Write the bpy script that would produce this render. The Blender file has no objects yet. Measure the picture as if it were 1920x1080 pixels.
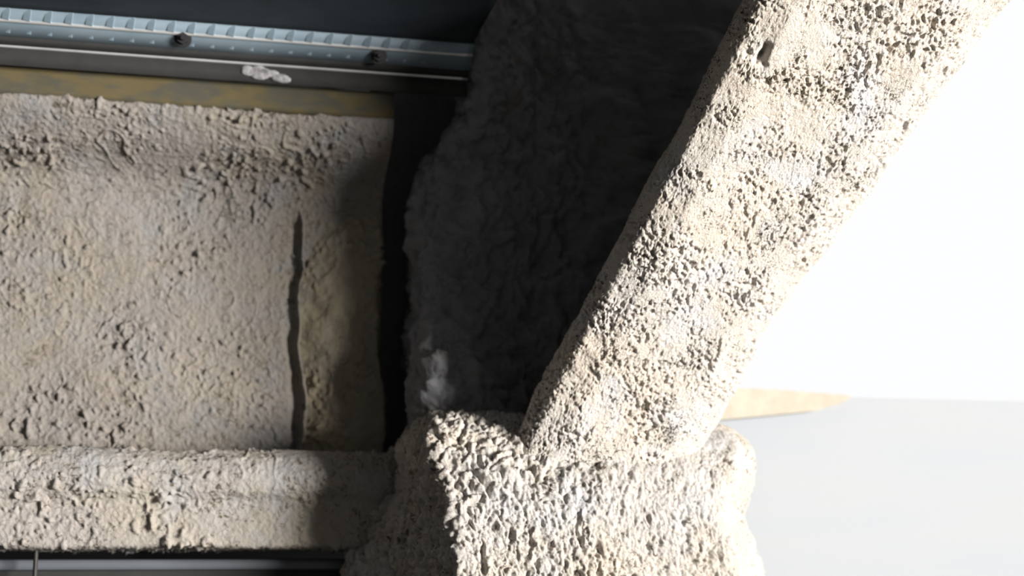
import bpy, math, random
import numpy as np
from mathutils import Vector, Matrix
S = bpy.context.scene
COL = S.collection
random.seed(4)

# ------------------------------------------------------------------ camera
EYE = np.array([-0.4728, -2.0, 2.6])
YAW, PITCH, FPX = math.radians(13.3), math.radians(9.83), 2826.7
F_ = np.array([math.sin(YAW)*math.cos(PITCH), math.cos(YAW)*math.cos(PITCH), math.sin(PITCH)])
R_ = np.array([math.cos(YAW), -math.sin(YAW), 0.0])
U_ = np.cross(R_, F_)
cd = bpy.data.cameras.new('camera')
cd.sensor_width = 36.0
cd.lens = FPX/1920*36
cd.clip_start = 0.05
cd.dof.use_dof = True
cd.dof.focus_distance = 1.62
cd.dof.aperture_fstop = 3.2
cam = bpy.data.objects.new('camera', cd)
COL.objects.link(cam)
cam.matrix_world = Matrix(((R_[0], U_[0], -F_[0], EYE[0]), (R_[1], U_[1], -F_[1], EYE[1]),
                           (R_[2], U_[2], -F_[2], EYE[2]), (0, 0, 0, 1)))
S.camera = cam

# ------------------------------------------------------------------ light
w = bpy.data.worlds.new('overcast_sky')
S.world = w
w.use_nodes = True
bg = w.node_tree.nodes['Background']
bg.inputs[0].default_value = (0.985, 0.99, 1.0, 1)
bg.inputs[1].default_value = 1.0
WIN_X, WIN_Y, WIN_Z, WIN_W, WIN_H = 3.96, -4.5, 2.75, 2.5, 1.5    # unseen window added in the right wall for the key light
ld = bpy.data.lights.new('added_window_light', 'AREA')
ld.shape = 'RECTANGLE'
ld.size, ld.size_y = WIN_W, WIN_H
ld.energy = 1500
ld.color = (1.0, 0.955, 0.905)
lo = bpy.data.objects.new('added_window_light', ld)
COL.objects.link(lo)
lo.location = (WIN_X-0.12, WIN_Y, WIN_Z)
lo.rotation_euler = Vector((-1, 0, 0)).to_track_quat('-Z', 'Y').to_euler()
S.view_settings.view_transform = 'Standard'
S.view_settings.look = 'None'
S.view_settings.gamma = 1
S.view_settings.use_curve_mapping = False
S.view_settings.exposure = 0.0

# ------------------------------------------------------------------ helpers
def at(px, py, Y):
    """world point on the vertical plane at depth Y seen at a photo pixel"""
    d = F_*FPX + R_*(px-960) - U_*(py-540)
    return EYE + d*((Y-EYE[1])/d[1])

def tag(o, label=None, cat=None, group=None, kind=None):
    for k, v in (('label', label), ('category', cat), ('group', group), ('kind', kind)):
        if v: o[k] = v
    return o

def empty(name, loc, label, cat, group=None):
    o = bpy.data.objects.new(name, None)
    COL.objects.link(o)
    o.location = loc
    return tag(o, label, cat, group, 'thing')

def hash3(ix, iy, iz, seed):
    h = (ix.astype(np.int64)*374761393 + iy.astype(np.int64)*668265263 + iz.astype(np.int64)*2147483647 + seed*1274126177) & 0xffffffff
    h = ((h ^ (h >> 13))*1274126177) & 0xffffffff
    h = ((h ^ (h >> 16))*2246822519) & 0xffffffff
    return (h ^ (h >> 15)) & 0xffffffff

def noise(P, scale, seed=0, st=(1, 1, 1)):
    """gradient noise, about -1..1; scale = feature size in metres"""
    q = P/np.array(st)/scale
    i = np.floor(q)
    f = q-i
    u = f*f*f*(f*(f*6-15)+10)
    out = np.zeros(P.shape[:-1])
    for dx in (0, 1):
        for dy in (0, 1):
            for dz in (0, 1):
                h = hash3(i[..., 0]+dx, i[..., 1]+dy, i[..., 2]+dz, seed)
                gx = (h & 1023)/511.5-1
                gy = ((h >> 10) & 1023)/511.5-1
                gz = ((h >> 20) & 1023)/511.5-1
                wt = (u[..., 0] if dx else 1-u[..., 0])*(u[..., 1] if dy else 1-u[..., 1])*(u[..., 2] if dz else 1-u[..., 2])
                out += wt*(gx*(f[..., 0]-dx)+gy*(f[..., 1]-dy)+gz*(f[..., 2]-dz))
    return out*1.5

def fbm(P, scale, octaves, seed=0, st=(1, 1, 1), gain=0.55):
    o = np.zeros(P.shape[:-1]); a = 1.0
    for k in range(octaves):
        o += a*noise(P, scale/2**k, seed+k*17, st); a *= gain
    return o

def grid_mesh(name, P, closed, disp=None, smooth=True):
    """P (nu, nv, 3): rows of a sweep; closed = the rows close on themselves"""
    nu, nv, _ = P.shape
    if disp is not None:
        du = np.gradient(P, axis=0)
        if closed:
            dv = np.roll(P, -1, 1)-np.roll(P, 1, 1)
        else:
            dv = np.gradient(P, axis=1)
        N = np.cross(du, dv)
        N /= np.linalg.norm(N, axis=-1, keepdims=True)+1e-12
        P = P + N*disp(P)[..., None]
    idx = np.arange(nu*nv).reshape(nu, nv)
    b = np.roll(idx, -1, 1) if closed else idx[:, 1:]
    a = idx if closed else idx[:, :-1]
    quads = np.stack([a[:-1], a[1:], b[1:], b[:-1]], -1).reshape(-1, 4)
    faces_extra = []
    if closed:
        faces_extra = [idx[0], idx[-1][::-1]]
    nq = len(quads)
    loops = np.concatenate([quads.ravel()]+[e for e in faces_extra]).astype(np.int32)
    starts = np.concatenate([np.arange(nq)*4]+([np.array([nq*4, nq*4+nv])] if closed else [])).astype(np.int32)
    me = bpy.data.meshes.new(name)
    me.vertices.add(nu*nv)
    me.vertices.foreach_set('co', P.reshape(-1).astype(np.float32))
    me.loops.add(len(loops))
    me.loops.foreach_set('vertex_index', loops)
    me.polygons.add(len(starts))
    me.polygons.foreach_set('loop_start', starts)
    me.update(calc_edges=True)
    me.validate()
    if smooth:
        me.polygons.foreach_set('use_smooth', np.ones(len(me.polygons), dtype=bool))
    return me

def link(name, me, mat, parent=None):
    o = bpy.data.objects.new(name, me)
    COL.objects.link(o)
    if mat: me.materials.append(mat)
    if parent is not None:
        o.parent = parent
        o.matrix_parent_inverse = Matrix.Translation(-Vector(parent.location))
    return o

def box_mesh(name, x0, x1, y0, y1, z0, z1, bevel=0.0, seg=2):
    import bmesh
    bm = bmesh.new()
    bmesh.ops.create_cube(bm, size=1)
    for v in bm.verts:
        v.co = Vector((x0+(v.co.x+.5)*(x1-x0), y0+(v.co.y+.5)*(y1-y0), z0+(v.co.z+.5)*(z1-z0)))
    if bevel:
        bmesh.ops.bevel(bm, geom=list(bm.edges), offset=bevel, segments=seg, affect='EDGES', profile=0.5)
    me = bpy.data.meshes.new(name)
    bm.to_mesh(me); bm.free()
    return me

def resample(pts, steps):
    """polyline -> dense points, steps[i] = spacing along segment i"""
    out = []
    n = len(pts)
    for i in range(len(steps)):
        a, b = pts[i], pts[(i+1) % n]
        k = max(1, int(round(np.linalg.norm(b-a)/steps[i])))
        t = np.arange(k)/k
        out.append(a+(b-a)*t[:, None])
    return np.concatenate(out)

def smooth_line(p, it, closed):
    for _ in range(it):
        if closed:
            p = (np.roll(p, 1, 0)+2*p+np.roll(p, -1, 0))/4
        else:
            q = p.copy(); q[1:-1] = (p[:-2]+2*p[1:-1]+p[2:])/4; p = q
    return p

def rows(keys, extra=3):
    """dense row values (nonuniform): keys = [(value, step) ...]"""
    out = []
    for (a, s), (b, _) in zip(keys[:-1], keys[1:]):
        k = max(1, int(round(abs(b-a)/s)))
        out.append(a+(b-a)*np.arange(k)/k)
    out.append(np.array([keys[-1][0]]))
    return np.concatenate(out)

# ------------------------------------------------------------------ materials
def nodes_of(name):
    m = bpy.data.materials.new(name)
    m.use_nodes = True
    nt = m.node_tree
    return m, nt, nt.nodes['Principled BSDF']

def N(nt, t, **kw):
    n = nt.nodes.new(t)
    for k, v in kw.items():
        if k in n.inputs: n.inputs[k].default_value = v
        else: setattr(n, k, v)
    return n

def noise_tex(nt, scale, detail=4, rough=0.6, vec=None, dist=0.0):
    n = N(nt, 'ShaderNodeTexNoise')
    n.inputs['Scale'].default_value = scale
    n.inputs['Detail'].default_value = detail
    n.inputs['Roughness'].default_value = rough
    n.inputs['Distortion'].default_value = dist
    if vec is not None: nt.links.new(vec, n.inputs['Vector'])
    return n

def ramp(nt, src, a, b):
    r = N(nt, 'ShaderNodeMapRange')
    r.inputs['From Min'].default_value = a
    r.inputs['From Max'].default_value = b
    nt.links.new(src, r.inputs['Value'])
    return r.outputs['Result']

def mix(nt, fac, a, b):
    m = N(nt, 'ShaderNodeMix', data_type='RGBA')
    nt.links.new(fac, m.inputs[0])
    for s, v in ((m.inputs[6], a), (m.inputs[7], b)):
        if hasattr(v, 'links'): nt.links.new(v, s)
        else: s.default_value = (*v, 1)
    return m.outputs[2]

def spray(name, base, warm, cool, fleck, fleck_lo, fleck_hi, bump=0.5, fine=520, fl=150, st=(1, 1, 1), stain=None):
    """sprayed fibrous fireproofing: patchy pale colour, dark flecks, fibrous relief"""
    m, nt, p = nodes_of(name)
    tc = N(nt, 'ShaderNodeTexCoord')
    mp = N(nt, 'ShaderNodeMapping')
    mp.inputs['Scale'].default_value = st
    nt.links.new(tc.outputs['Object'], mp.inputs['Vector'])
    v = mp.outputs['Vector']
    n1 = noise_tex(nt, 9, 4, 0.6, v)
    n2 = noise_tex(nt, 13, 4, 0.65, v, 0.4); n2.noise_dimensions = '4D'; n2.inputs['W'].default_value = 3.7
    c = mix(nt, ramp(nt, n1.outputs[0], 0.42, 0.62), base, warm)
    c = mix(nt, ramp(nt, n2.outputs[0], 0.50, 0.68), c, cool)
    if stain:
        n5 = noise_tex(nt, 7, 5, 0.7, v); n5.noise_dimensions = '4D'; n5.inputs['W'].default_value = 9.1
        c = mix(nt, ramp(nt, n5.outputs[0], 0.56, 0.72), c, stain)
    n3 = noise_tex(nt, fl, 4, 0.75, v, 0.8)
    n4 = noise_tex(nt, 22, 3, 0.6, v)
    ad = N(nt, 'ShaderNodeMath', operation='MULTIPLY_ADD')
    nt.links.new(n4.outputs[0], ad.inputs[0]); ad.inputs[1].default_value = 0.45
    nt.links.new(n3.outputs[0], ad.inputs[2])
    c = mix(nt, ramp(nt, ad.outputs[0], fleck_lo, fleck_hi), c, fleck)
    nt.links.new(c, p.inputs['Base Color'])
    p.inputs['Roughness'].default_value = 0.95
    p.inputs['Specular IOR Level'].default_value = 0.1
    f1 = noise_tex(nt, fine, 5, 0.7, v, 0.6)
    bp = N(nt, 'ShaderNodeBump')
    bp.inputs['Strength'].default_value = bump
    bp.inputs['Distance'].default_value = 0.004
    nt.links.new(f1.outputs[0], bp.inputs['Height'])
    nt.links.new(bp.outputs[0], p.inputs['Normal'])
    return m

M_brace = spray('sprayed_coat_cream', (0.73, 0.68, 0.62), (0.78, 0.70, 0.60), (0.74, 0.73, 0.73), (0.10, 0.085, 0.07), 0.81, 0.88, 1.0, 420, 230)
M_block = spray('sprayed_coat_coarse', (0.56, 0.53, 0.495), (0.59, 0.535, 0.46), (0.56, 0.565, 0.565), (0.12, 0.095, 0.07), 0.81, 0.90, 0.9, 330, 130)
M_dark = spray('sprayed_coat_shaded', (0.22, 0.224, 0.24), (0.22, 0.22, 0.226), (0.25, 0.255, 0.28), (0.10, 0.10, 0.10), 0.75, 1.0, 0.5, 260)  # darkened coat: the shade on the column is put into its colour
M_flange = spray('sprayed_coat_lit', (0.345, 0.32, 0.298), (0.355, 0.325, 0.275), (0.335, 0.335, 0.335), (0.10, 0.08, 0.055), 0.80, 0.90, 0.7, 300, 130)  # grey coat brightened: stronger light on the bottom flange put into its colour
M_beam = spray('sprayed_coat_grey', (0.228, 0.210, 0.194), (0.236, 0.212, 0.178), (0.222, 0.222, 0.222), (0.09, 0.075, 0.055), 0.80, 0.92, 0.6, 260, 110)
M_plate = spray('sprayed_coat_olive', (0.26, 0.235, 0.19), (0.265, 0.23, 0.165), (0.25, 0.24, 0.215), (0.14, 0.12, 0.08), 0.78, 1.0, 0.4, 260)

def plain(name, col, rough=0.6, metal=0.0, col2=None, scale=20, stretch=(1, 1, 1), lo=0.4, hi=0.65, bump=0.0):
    m, nt, p = nodes_of(name)
    tc = N(nt, 'ShaderNodeTexCoord')
    mp = N(nt, 'ShaderNodeMapping'); mp.inputs['Scale'].default_value = stretch
    nt.links.new(tc.outputs['Object'], mp.inputs['Vector'])
    n = noise_tex(nt, scale, 5, 0.65, mp.outputs[0])
    c = mix(nt, ramp(nt, n.outputs[0], lo, hi), col, col2 or tuple(x*0.8 for x in col))
    nt.links.new(c, p.inputs['Base Color'])
    p.inputs['Roughness'].default_value = rough
    p.inputs['Metallic'].default_value = metal
    if bump:
        b = N(nt, 'ShaderNodeBump'); b.inputs['Strength'].default_value = bump; b.inputs['Distance'].default_value = 0.003
        nt.links.new(n.outputs[0], b.inputs['Height']); nt.links.new(b.outputs[0], p.inputs['Normal'])
    return m

M_galv = plain('galvanised_sheet', (0.23, 0.30, 0.355), 0.45, 0.25, (0.18, 0.245, 0.295), 30, (0.3, 1, 1))
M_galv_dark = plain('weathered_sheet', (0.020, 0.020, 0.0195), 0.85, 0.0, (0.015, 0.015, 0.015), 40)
M_soffit = plain('shaded_sheet', (0.018, 0.026, 0.033), 0.6, 0.2, (0.012, 0.018, 0.024), 12)  # deck sheet darkened: the shade inside the flute is painted in
M_edge = plain('bright_sheet_edge', (0.75, 0.77, 0.78), 0.3, 0.6)
M_tan = plain('primed_steel_edge', (0.084, 0.066, 0.027), 0.9, 0.0, (0.052, 0.050, 0.036), 16, (1, 1, 2.5), 0.42, 0.58, 0.2)
M_track = plain('painted_track', (0.10, 0.112, 0.13), 0.5, 0.0, (0.075, 0.085, 0.10), 14, (0.3, 1, 1))
M_screw = plain('black_screw', (0.015, 0.015, 0.016), 0.5, 0.3)
M_splat = plain('dried_cement', (0.30, 0.30, 0.31), 0.95, 0.0, (0.10, 0.10, 0.105), 120, bump=0.6)
M_white = plain('pale_paint', (0.318, 0.335, 0.352), 0.85, 0.0, (0.305, 0.325, 0.357), 3, (0.4, 1, 3))
M_ochre = plain('pale_ochre_coat', (0.41, 0.38, 0.315), 0.95, 0.0, (0.36, 0.325, 0.265), 40, bump=0.5)
M_room = plain('dark_shell', (0.022, 0.022, 0.022), 0.9, 0.0, (0.016, 0.016, 0.016), 3)  # near-black so the added room shell returns little light
M_wire = plain('wire', (0.03, 0.028, 0.026), 0.6, 0.3)

# ------------------------------------------------------------------ room shell added to keep the sky light out
def wall(name, *b):
    return tag(link(name, box_mesh(name, *b), M_room), kind='structure')
DECK_Z = 3.80
wall('floor', -3.2, 4.2, -7.2, 1.7, -0.2, 0)
OPEN_X = float(at(1130, 500, 1.5)[0])
ce = wall('ceiling', -3.2, 4.2, -7.2, -0.25, DECK_Z, DECK_Z+0.15)
o = link('ceiling_panel', box_mesh('ceiling_panel', -3.2, 0.30, -0.25, 1.7, DECK_Z, DECK_Z+0.15), M_room); o.parent = ce
wall('added_wall_left', -3.2, -3.0, -7.2, 1.7, 0, DECK_Z)
wall('added_wall_back', -3.0, 4.2, -7.2, -7.0, 0, DECK_Z)
wall('added_wall_far', -3.0, OPEN_X, 1.5, 1.7, 0, DECK_Z)
# right wall round the added window
y0, y1, z0, z1 = WIN_Y-WIN_W/2, WIN_Y+WIN_W/2, WIN_Z-WIN_H/2, min(WIN_Z+WIN_H/2, DECK_Z-.02)
wr = wall('added_wall_right', 4.0, 4.2, -7.0, y0, 0, DECK_Z)
for b in ((y1, -0.2, 0, DECK_Z), (y0, y1, 0, z0), (y0, y1, z1, DECK_Z)):
    o = link('wall_segment', box_mesh('wall_segment', 4.0, 4.2, *b), M_room); o.parent = wr

# ------------------------------------------------------------------ relief of the sprayed coats
def pits(P, scale, seed, lo, hi, st=(1, 1, 1)):
    n = noise(P, scale, seed, st)
    return np.clip((n-lo)/(hi-lo), 0, 1)

def clumps(P, scale, seed, st=(1, 1, 1), warp=0.35):
    """rounded clumps parted by creases"""
    Q = P + warp*scale*np.stack([noise(P, scale*0.8, seed+k, st) for k in (1, 2, 3)], -1)
    return np.minimum(np.abs(noise(Q, scale, seed, st))*2.2, 1.0)**0.7

def relief_brace(P):
    h = 0.0045*fbm(P, 0.13, 2, 3)
    h += 0.0014*fbm(P, 0.03, 2, 11)
    patch = np.clip(0.42+noise(P, 0.06, 77)*1.0+noise(P, 0.02, 78)*0.6, 0.10, 1.15)
    h += 0.0018*patch*clumps(P, 0.0088, 31)
    h += 0.0015*(0.4+0.6*patch)*clumps(P, 0.0048, 41)
    h -= 0.005*patch*pits(P, 0.0075, 51, 0.22, 0.45)
    h -= 0.004*patch*pits(P, 0.0042, 52, 0.2, 0.5)
    q = at(1432, 98, by(98))
    wob = 0.010*np.stack([noise(P, 0.012, 90), noise(P, 0.012, 91)], -1)
    h -= 0.018*np.exp(-(((P[..., 0]-q[0]+wob[..., 0])/0.009)**2+((P[..., 2]-q[2]+wob[..., 1])/0.007)**2))
    return h

def relief_block(P):
    h = 0.007*fbm(P, 0.11, 2, 5)
    st = (1, 1, 1.3)
    x0, x1 = at(1000, 900, -0.28)[0], at(1290, 900, -0.28)[0]
    z0, z1 = at(1100, 960, -0.28)[2], at(1100, 820, -0.28)[2]
    u = np.clip((P[..., 0]-x0)/(x1-x0), 0, 1)            # the coat lies smoother to the right and next to the brace
    v = np.clip((P[..., 2]-z0)/(z1-z0), 0, 1)*np.clip((P[..., 0]-x0)/0.06+0.5, 0, 1)
    k = 1-0.45*u-0.35*v
    big = np.clip(0.7+noise(P, 0.07, 71)*0.9, 0.3, 1.3)*k
    h += 0.0080*big*clumps(P, 0.019, 15, st, 0.6)
    h += 0.0042*k*clumps(P, 0.0095, 35, st, 0.6)
    h += 0.0018*clumps(P, 0.005, 45)
    h -= 0.006*k*pits(P, 0.011, 53, 0.25, 0.55, (1, 1, 1.4))
    return h

def relief_shaft(P):
    h = 0.016*fbm(P, 0.12, 2, 8, (1, 1, 1.5))
    h += 0.010*fbm(P, 0.035, 2, 18, (1, 1, 1.3), 0.6)
    h += 0.009*clumps(P, 0.035, 28, (1, 1, 1.2), 0.6)
    h += 0.0045*clumps(P, 0.013, 38)
    return h

def relief_beam(P):
    h = 0.004*fbm(P, 0.14, 2, 6)
    h += 0.0012*fbm(P, 0.03, 3, 16, gain=0.65)
    patch = np.clip(0.55+noise(P, 0.08, 79)*1.2, 0.15, 1.2)
    h += 0.0017*patch*clumps(P, 0.015, 36, (1, 1, 1.1), 0.6)
    h += 0.0013*clumps(P, 0.0075, 46)
    h -= 0.0050*patch*pits(P, 0.012, 56, 0.32, 0.55, (1, 1, 1.2))
    h -= 0.0034*patch*pits(P, 0.0065, 57, 0.27, 0.55)
    r = np.abs(noise(P, 0.035, 61))                      # thin wrinkles left by the spray
    h -= 0.003*np.clip(1-r/0.05, 0, 1)*np.clip(noise(P, 0.07, 62)*2.5, 0, 1)
    return h

def relief_web(P):
    """the web's coat, with the crack and the ridge that follow the connection plate"""
    t = np.clip((P[..., 2]-SEAM[1])/(SEAM[2]-SEAM[1]), 0, 1)
    dx = P[..., 0]-(SEAM[0]-0.010*t+0.004*np.sin(t*9))+0.004*noise(P, 0.03, 66)
    on = np.clip((1-t)*12, 0, 1)*(P[..., 2] > SEAM[1]-0.05)
    h = relief_beam(P)
    h += on*((0.003+0.005*(1-t))*np.exp(-((dx+0.010)/0.006)**2) - 0.012*np.exp(-((dx-0.001)/(0.0011+0.0026*(1-t)))**2))
    return h

# ------------------------------------------------------------------ beam on the left
def z_at(py, Y, px=300): return float(at(px, py, Y)[2])
X_L = -3.0
X_END = float(at(713, 600, 0.0)[0])
xs = rows([(X_L, 0.25), (float(at(-60, 500, -0.1)[0]), 0.0014), (X_END, 0.0014)])
beam = empty('steel_beam', (X_L+1, 0, z_at(1030, -0.1)), 'horizontal sprayed grey steel beam left of the column, under the metal deck', 'beam')

def sweep_x(name, prof, steps, mat, parent, disp, smooth_it=4, x=xs):
    """closed (Y,Z) outline swept along X"""
    pr = resample(np.array(prof, float), steps)
    pr = smooth_line(pr, smooth_it, True)
    P = np.empty((len(x), len(pr), 3))
    P[..., 0] = x[:, None]
    P[..., 1] = pr[None, :, 0]
    P[..., 2] = pr[None, :, 1]
    return link(name, grid_mesh(name, P, True, disp), mat, parent)

d = 0.0015
SEAM = (float(at(572, 600, -0.02)[0]), z_at(850, -0.02, 600), z_at(385, -0.02, 600))
zt = z_at(178, -0.10)
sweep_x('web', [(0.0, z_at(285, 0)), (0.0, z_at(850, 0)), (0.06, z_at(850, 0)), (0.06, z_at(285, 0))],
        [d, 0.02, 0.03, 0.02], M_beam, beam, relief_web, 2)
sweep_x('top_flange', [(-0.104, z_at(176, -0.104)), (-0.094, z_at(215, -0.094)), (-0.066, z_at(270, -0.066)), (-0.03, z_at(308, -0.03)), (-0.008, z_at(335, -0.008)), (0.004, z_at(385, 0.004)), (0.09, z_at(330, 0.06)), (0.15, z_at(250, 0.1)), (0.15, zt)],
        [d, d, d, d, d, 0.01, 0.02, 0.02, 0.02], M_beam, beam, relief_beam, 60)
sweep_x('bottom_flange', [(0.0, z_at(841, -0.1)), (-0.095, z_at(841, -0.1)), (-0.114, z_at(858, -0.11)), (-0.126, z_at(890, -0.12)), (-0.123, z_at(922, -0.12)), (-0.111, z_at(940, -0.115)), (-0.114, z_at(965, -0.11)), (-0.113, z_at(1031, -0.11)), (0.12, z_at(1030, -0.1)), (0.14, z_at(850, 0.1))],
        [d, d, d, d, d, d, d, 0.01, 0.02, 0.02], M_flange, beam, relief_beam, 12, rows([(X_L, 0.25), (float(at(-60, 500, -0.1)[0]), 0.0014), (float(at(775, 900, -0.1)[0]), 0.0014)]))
# bare primed edge of the flange above the coat
sweep_x('flange_edge', [(-0.098, z_at(138, -0.1)), (-0.098, z_at(195, -0.1)), (0.14, z_at(195, -0.1)), (0.14, z_at(138, -0.1))],
        [0.004, 0.03, 0.03, 0.03], M_tan, beam, lambda P: 0.001*fbm(P, 0.05, 2, 3), 1,
        rows([(X_L, 0.25), (float(at(-60, 500, -0.1)[0]), 0.006), (float(at(735, 500, -0.1)[0]), 0.006)]))
# sprayed connection plate with its cracked left edge
pl = at(572, 600, -0.02)
def plate():
    zz = rows([(z_at(385, -0.02, 600), 0.0018), (z_at(850, -0.02, 600), 0.0018)])
    zt_, zb_ = zz[0], zz[-1]
    x0_, x1_ = float(pl[0]), X_END+0.006
    pr = resample(np.array([(x0_, 0.03), (x0_, -0.001), (x0_+0.04, -0.018), (x1_, -0.024), (x1_, 0.03)]), [0.004, 0.0018, 0.0018, 0.02, 0.02])
    pr = smooth_line(pr, 6, True)
    P = np.empty((len(zz), len(pr), 3))
    t = (zz-zb_)/(zt_-zb_)
    lean = -0.010*t + 0.004*np.sin(t*9)
    cap = np.clip((zt_-zz)/0.10, 0, 1)**0.7
    P[..., 0] = pr[None, :, 0]+lean[:, None]
    P[..., 1] = 0.03+(pr[None, :, 1]-0.03)*(0.5+0.5*cap[:, None])
    P[..., 2] = zz[:, None]
    P = P[:, ::-1]
    def rl(Q): return relief_beam(Q)+0.004*fbm(Q, 0.03, 2, 88)
    tag(link('connection_plate', grid_mesh('connection_plate', P, True, rl), M_plate, beam), 'olive stained plate beside the cracked vertical seam')
plate()
# ------------------------------------------------------------------ column
ZT = DECK_Z-0.04
col_root = empty('steel_column', tuple(at(1080, 900, 0.0)*np.array([1, 1, 0])), 'sprayed steel column behind the diagonal brace, shadowed above and lumpy pale below', 'column')
def shaft():
    zz = rows([(ZT, 0.02), (float(at(900, -20, -0.1)[2]), 0.0028), (float(at(900, 840, -0.1)[2]), 0.0028), (0.0, 0.3)])
    keys = [  # py, left, nose right, recess start
        (-400, 880, 940, 985), (0, 872, 935, 985), (170, 866, 930, 985), (240, 785, 900, 975), (300, 776, 890, 965), (480, 778, 868, 945), (700, 778, 895, 965), (800, 782, 925, 985), (1200, 790, 930, 985)]
    ky = [k[0] for k in keys]
    P = []
    for z in zz:
        py = 540+ (2.6+0 - z)/0.00066 + 490     # row -> approximate pixel row on the shaft
        py = max(-400, min(1200, py))
        l, n, r = (np.interp(py, ky, [k[i] for k in keys]) for i in (1, 2, 3))
        nose = np.interp(py, [0, 250, 480, 700, 800], [-0.15, -0.10, -0.088, -0.149, -0.150])
        ri = np.interp(py, [-400, 0, 500, 650], [1800, 1600, 1400, 1325])
        g = lambda px, Y: np.array([at(px, 500, Y)[0], Y])
        pts = np.array([g(l+4, 0.10), g(l, nose+0.045), g(l+22, nose+0.008), g((l+n)/2+8, nose), g(n, nose+0.012), g(r, -0.055), g(1100, -0.045), g(ri, -0.045), g(ri+10, 0.2), g(l+20, 0.2)])
        pr = resample(pts, [0.01, 0.003, 0.003, 0.003, 0.003, 0.003, 0.02, 0.03, 0.03, 0.01]) if False else pts
        P.append(pr)
    # equal point count per row: fixed subdivision of each side
    cnt = [12, 22, 14, 14, 26, 50, 20, 6, 6, 6]
    out = np.empty((len(zz), sum(cnt), 3))
    for i, (z, pts) in enumerate(zip(zz, P)):
        c = np.concatenate([pts[j]+(pts[(j+1) % 10]-pts[j])*(np.arange(k)/k)[:, None] for j, k in enumerate(cnt)])
        out[i, :, :2] = smooth_line(c, 18, True)
        out[i, :, 2] = z
    tag(link('upper_shaft', grid_mesh('upper_shaft', out, True, relief_shaft), M_dark, col_root), 'dark shaft in the shade of the brace')
shaft()
# dark plate added behind the column to blacken the gap beside the beam's end
xa, xb = float(at(690, 600, 0.09)[0]), float(at(900, 600, 0.09)[0])
link('added_gap_plate', box_mesh('added_gap_plate', xa, xb, 0.085, 0.12, 0.0, DECK_Z-0.04, 0.006), M_dark, col_root)

def sliced(name, keys, cnt, step, mat, parent, disp, smooth_it, round_top=0.0, zk=None):
    """stack of horizontal outlines; keys: (py, [(px, Y), ...]) outline corners at a photo row, taken on its front plane"""
    kz, kp = zk or ([], [])
    for py, pts in keys or ():
        yf = min(p[1] for p in pts)
        kz.append(float(at(1050, py, yf)[2]))
        kp.append([[at(px, py, Y)[0], Y] for px, Y in pts])
    kz, kp = np.array(kz), np.array(kp)
    zz = rows([(kz[i], step[i] if i < len(step) else step[-1]) for i in range(len(kz))])
    K = np.empty((len(zz),)+kp.shape[1:])
    for j in range(kp.shape[1]):
        for c in (0, 1):
            K[:, j, c] = np.interp(-zz, -kz, kp[:, j, c])
    n = kp.shape[1]
    out = np.empty((len(zz), sum(cnt), 3))
    segs = [K[:, j:j+1]+(np.roll(K, -1, 1)[:, j:j+1]-K[:, j:j+1])*(np.arange(k)/k)[None, :, None] for j, k in enumerate(cnt)]
    c = np.concatenate(segs, 1)
    for _ in range(smooth_it):
        c = (np.roll(c, 1, 1)+2*c+np.roll(c, -1, 1))/4
    for _ in range(40):                                  # soften the kinks between key rows
        q = c.copy(); q[1:-1] = (c[:-2]+2*c[1:-1]+c[2:])/4; c = q
    if round_top:
        t = np.clip((zz[0]-zz)/round_top, 0, 1)
        s = np.sqrt(1-(1-t)**2)
        cen = np.array([c[..., 0].mean(), 0.05])
        c = cen+(c-cen)*(0.80+0.20*s)[:, None, None]
    out[..., :2] = c
    out[..., 2] = zz[:, None]
    return link(name, grid_mesh(name, out, True, disp), mat, parent)

# the lumpy lower part the brace lands on
YB = -0.275
sliced('lower_shaft', [
    (778, [(790, 0.0), (782, -0.15), (792, -0.20), (828, YB+.04), (1130, YB+.06), (1370, YB+.06), (1392, YB+.10), (1390, 0.1), (800, 0.1)]),
    (830, [(750, -0.02), (762, -0.15), (773, -0.215), (815, YB+.02), (1130, YB+.03), (1385, YB+.03), (1412, YB+.08), (1410, 0.1), (790, 0.1)]),
    (880, [(722, -0.05), (768, -0.16), (789, -0.22), (828, YB), (1130, YB-.012), (1370, YB), (1406, YB+.06), (1404, 0.1), (740, 0.1)]),
    (960, [(690, -0.08), (785, -0.20), (818, YB+.025), (852, YB-.02), (1130, YB-.025), (1348, YB-.01), (1384, YB+.06), (1384, 0.1), (700, 0.1)]),
    (1080, [(650, -0.09), (780, -0.20), (826, YB+.02), (866, YB-.02), (1130, YB-.03), (1385, YB-.01), (1424, YB+.06), (1424, 0.1), (660, 0.1)]),
    (1200, [(640, -0.09), (770, -0.20), (820, YB+.01), (880, YB-.02), (1130, YB-.03), (1400, YB-.01), (1440, YB+.06), (1440, 0.1), (650, 0.1)]),
    (4500, [(640, -0.09), (770, -0.20), (820, YB+.01), (880, YB-.02), (1130, YB-.03), (1400, YB-.01), (1440, YB+.06), (1440, 0.1), (650, 0.1)]),
], [90, 50, 50, 170, 170, 60, 14, 16, 10], [0.0013, 0.0013, 0.0013, 0.0013, 0.0013, 0.2], M_block, col_root, relief_block, 30, 0.045)

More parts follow.
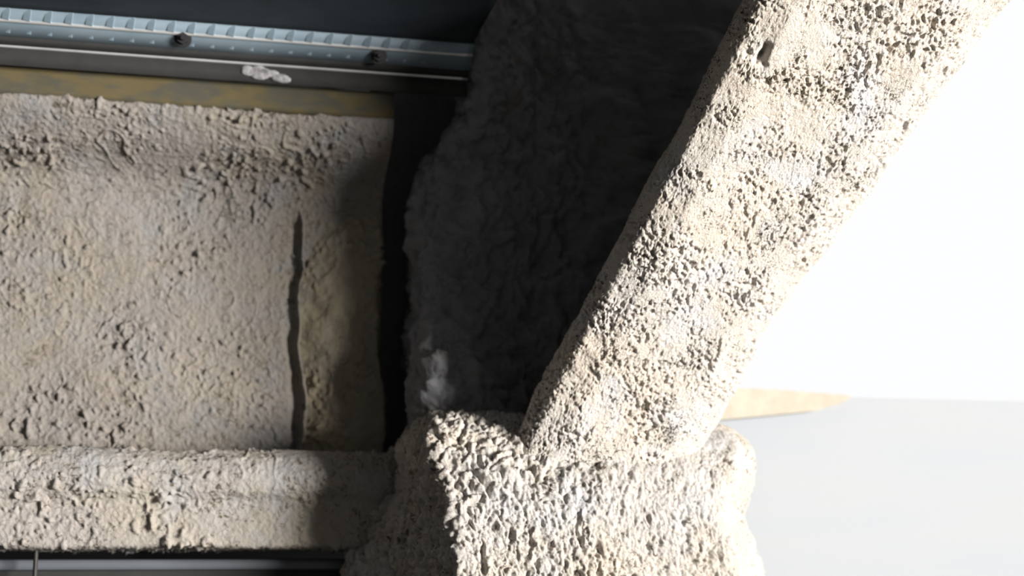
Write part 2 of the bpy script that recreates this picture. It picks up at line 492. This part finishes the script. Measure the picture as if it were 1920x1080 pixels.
# ------------------------------------------------------------------ diagonal brace
brace = empty('diagonal_brace', tuple(at(1180, 860, -0.15)), 'thick cream sprayed diagonal brace rising from the column to the upper right', 'brace')
def bl(py): return float(np.interp(py, [-1000, 0, 460, 770, 980], [1915, 1392, 1152, 985, 880]))
def br(py): return float(np.interp(py, [-1000, 0, 400, 610, 740, 980], [2600, 1890, 1602, 1443, 1372, 1240]))
def by(py): return float(np.interp(py, [-1000, 0, 780, 980], [-1.0, -0.58, -0.295, -0.26]))
def edge(z, Y, fn, off):
    """point (X, Y) at height z and depth Y lying on the photo edge fn"""
    py = 540.0
    for _ in range(60):
        p = at(fn(py), py, Y)
        py -= (z-p[2])/(p[1]-EYE[1])*FPX*0.7
    return [float(at(fn(py)+off, py, Y)[0]), Y]
zrow, krow = [], []
for py in (-900, -500, -200, 0, 200, 400, 610, 740, 860, 980):
    Y = by(py)
    z = float(at((bl(py)+br(py))/2, py, Y)[2])
    B = -0.02
    zrow.append(z)
    krow.append([edge(z, B, bl, 25), edge(z, Y+.045, bl, 0), edge(z, Y+.014, bl, 38), edge(z, Y, bl, 100),
                 edge(z, Y, br, -60), edge(z, Y+.03, br, 0), edge(z, Y+.12, br, -15), edge(z, B, br, -130)])
tag(sliced('sprayed_coat', None, [20, 40, 80, 330, 60, 30, 16, 16], [0.03, 0.02, 0.0016]+[0.00098]*7, M_brace, brace, relief_brace, 40, zk=(zrow, krow)))

# ------------------------------------------------------------------ metal deck
deck = empty('metal_deck', (-1.5, -0.2, z_at(100, -0.12)), 'ribbed galvanised metal deck at the top left, above the sprayed beam', 'deck')
DX0, DX1 = -3.0, float(at(876, 100, -0.12)[0])
dxs = rows([(DX0, 0.25), (float(at(-60, 100, -0.12)[0]), 0.01), (DX1, 0.01)])
def strip(name, pts, mat, label=None, th=0.002):
    """sheet with thickness: open (Y,Z) outline swept along X"""
    p = np.array(pts, float)
    t = np.gradient(p, axis=0); t /= np.linalg.norm(t, axis=1, keepdims=True)
    nrm = np.stack([-t[:, 1], t[:, 0]], 1)
    prof = np.concatenate([p, (p+nrm*th)[::-1]])
    P = np.empty((len(dxs), len(prof), 3))
    P[..., 0] = dxs[:, None]; P[..., 1] = prof[None, :, 0]; P[..., 2] = prof[None, :, 1]
    o = link(name, grid_mesh(name, P, True, None, False), mat, deck)
    if label: o['label'] = label
    return o
zA, zB = z_at(142, -0.118), z_at(108, -0.118)            # closure lip
zC = z_at(88, -0.135)
yD, zD = -0.150, z_at(62, -0.150)
yE, zE = -0.165, z_at(36, -0.165)
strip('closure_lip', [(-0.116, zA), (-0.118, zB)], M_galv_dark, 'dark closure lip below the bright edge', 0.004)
strip('bright_edge', [(-0.119, zB-0.0012), (-0.1225, zB), (-0.1215, zB+0.002)], M_edge, 'bright folded edge of the sheet')
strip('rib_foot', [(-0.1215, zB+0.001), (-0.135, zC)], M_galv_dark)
strip('rib_side', [(-0.135, zC), (yD, zD), (yE, zE)], M_galv, 'blue grey embossed side of the rib')
strip('lap_seam', [(yD-0.0025, zD-0.001), (yD-0.0035, zD+0.0005), (yD-0.0025, zD+0.0018)], M_edge, 'thin bright lap seam')
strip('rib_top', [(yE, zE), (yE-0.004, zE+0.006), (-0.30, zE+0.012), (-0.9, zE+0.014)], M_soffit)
# embossments pressed in the rib side
emb = box_mesh('embossment', -0.005, 0.005, -0.0016, 0.001, -0.009, 0.009, 0.0012, 2)
emb.materials.append(M_galv)
ang = math.atan2(yE-yD, zE-zD)
ex0 = float(at(-30, 60, -0.155)[0]); ex1 = float(at(800, 60, -0.155)[0])
k = 0
x = ex0
while x < ex1:
    for (yy, zz_, s) in ((yE+0.0045, zE-0.0055, 0.9), ((yD-0.135)/2, (zD+zC)/2, 0.55)):
        o = bpy.data.objects.new('embossment', emb)
        COL.objects.link(o)
        o.parent = deck
        o.matrix_parent_inverse = Matrix.Translation(-Vector(deck.location))
        o.location = (x, yy, zz_)
        o.rotation_euler = (0.72, 0.18, 0)
        o.scale = (1, 1, s)
    x += 0.0245
# two dark screws
for px, py in ((343, 72), (711, 105)):
    q = at(px, py, yD-0.003)
    import bmesh
    bm = bmesh.new()
    bmesh.ops.create_cone(bm, cap_ends=True, segments=6, radius1=0.008, radius2=0.0075, depth=0.006)
    bmesh.ops.create_cone(bm, cap_ends=True, segments=12, radius1=0.004, radius2=0.003, depth=0.016)
    bmesh.ops.create_cone(bm, cap_ends=True, segments=14, radius1=0.011, radius2=0.0105, depth=0.002, matrix=Matrix.Translation((0, 0, -0.003)))
    me = bpy.data.meshes.new('screw'); bm.to_mesh(me); bm.free()
    me.transform(Matrix.Rotation(math.radians(100), 4, 'X'))
    o = link('screw', me, M_screw, deck)
    o.location = q
# dried cement splash on the lip
def splash():
    bm = bmesh.new()
    rnd = random.Random(2)
    for i in range(16):
        t = rnd.random()
        px = 462+70*t; py = 129+17*t+rnd.uniform(-8, 7)*(1-0.5*t)
        q = at(px, py, -0.1215)
        s = rnd.uniform(0.004, 0.009)
        m = Matrix.Translation(q) @ Matrix.Diagonal((s*1.5, 0.0022, s*0.75, 1))
        bmesh.ops.create_icosphere(bm, subdivisions=2, radius=1, matrix=m)
    me = bpy.data.meshes.new('cement_splash'); bm.to_mesh(me); bm.free()
    me.polygons.foreach_set('use_smooth', np.ones(len(me.polygons), dtype=bool))
    tag(link('cement_splash', me, M_splat, deck), 'white dried splash on the dark lip')
splash()

# ------------------------------------------------------------------ below the beam: a track and a wire
TY = -0.06
trk = empty('metal_track', (-1.5, TY, float(at(0, 1052, TY)[2])), 'blue grey metal track running below the sprayed beam at the bottom left', 'track')
zt0, zt1, zt2 = (float(at(250, p, TY)[2]) for p in (1049, 1069, 1125))
tx1 = float(at(660, 1060, TY)[0])
link('upper_face', box_mesh('upper_face', -3.0, tx1, TY, TY+0.05, zt1, zt0, 0.004), M_track, trk)
link('lower_face', box_mesh('lower_face', -3.0, tx1, TY+0.012, TY+0.045, zt2, zt1+0.002, 0.003), M_galv_dark, trk)
wq = at(68, 1030, -0.09)
bm = bmesh.new()
bmesh.ops.create_cone(bm, cap_ends=True, segments=10, radius1=0.0028, radius2=0.0028, depth=0.30, matrix=Matrix.Translation((0, 0, -0.13)))
me = bpy.data.meshes.new('hanging_wire'); bm.to_mesh(me); bm.free()
wo = link('hanging_wire', me, M_wire)
wo.location = wq
tag(wo, 'thin grey wire hanging from the underside of the sprayed beam', 'wire', None, 'thing')

# ------------------------------------------------------------------ pale beam beyond, on the right
YR = 0.12
pb = empty('pale_beam', tuple(at(1650, 900, YR)), 'smooth washed-out pale beam running right from the column in daylight', 'beam')
a, b = at(1330, 790, YR), at(2300, 740, YR)
ztop = float(at(1750, 750, YR)[2])
link('web', box_mesh('web', float(a[0]), float(b[0])+0.6, YR, YR+0.12, float(at(1650, 1300, YR)[2]), ztop, 0.0012), M_white, pb)
def ochre():
    # tapered ochre remnant of coat along the top edge
    bm = bmesh.new()
    pts = [(1340, 726), (1450, 730), (1600, 742), (1575, 757), (1530, 770), (1450, 778), (1340, 788)]
    fr = [bm.verts.new(at(px, py, YR-0.03)) for px, py in pts]
    bk = [bm.verts.new(at(px, py, YR-0.03)+np.array([0, 0.05, 0])) for px, py in pts]
    n = len(pts)
    bm.faces.new(fr); bm.faces.new(bk[::-1])
    for i in range(n):
        bm.faces.new((fr[(i+1) % n], fr[i], bk[i], bk[(i+1) % n]))
    bmesh.ops.recalc_face_normals(bm, faces=list(bm.faces))
    me = bpy.data.meshes.new('coat_remnant'); bm.to_mesh(me); bm.free()
    tag(link('coat_remnant', me, M_ochre, pb), 'pale ochre tapering remnant along the top')
ochre()
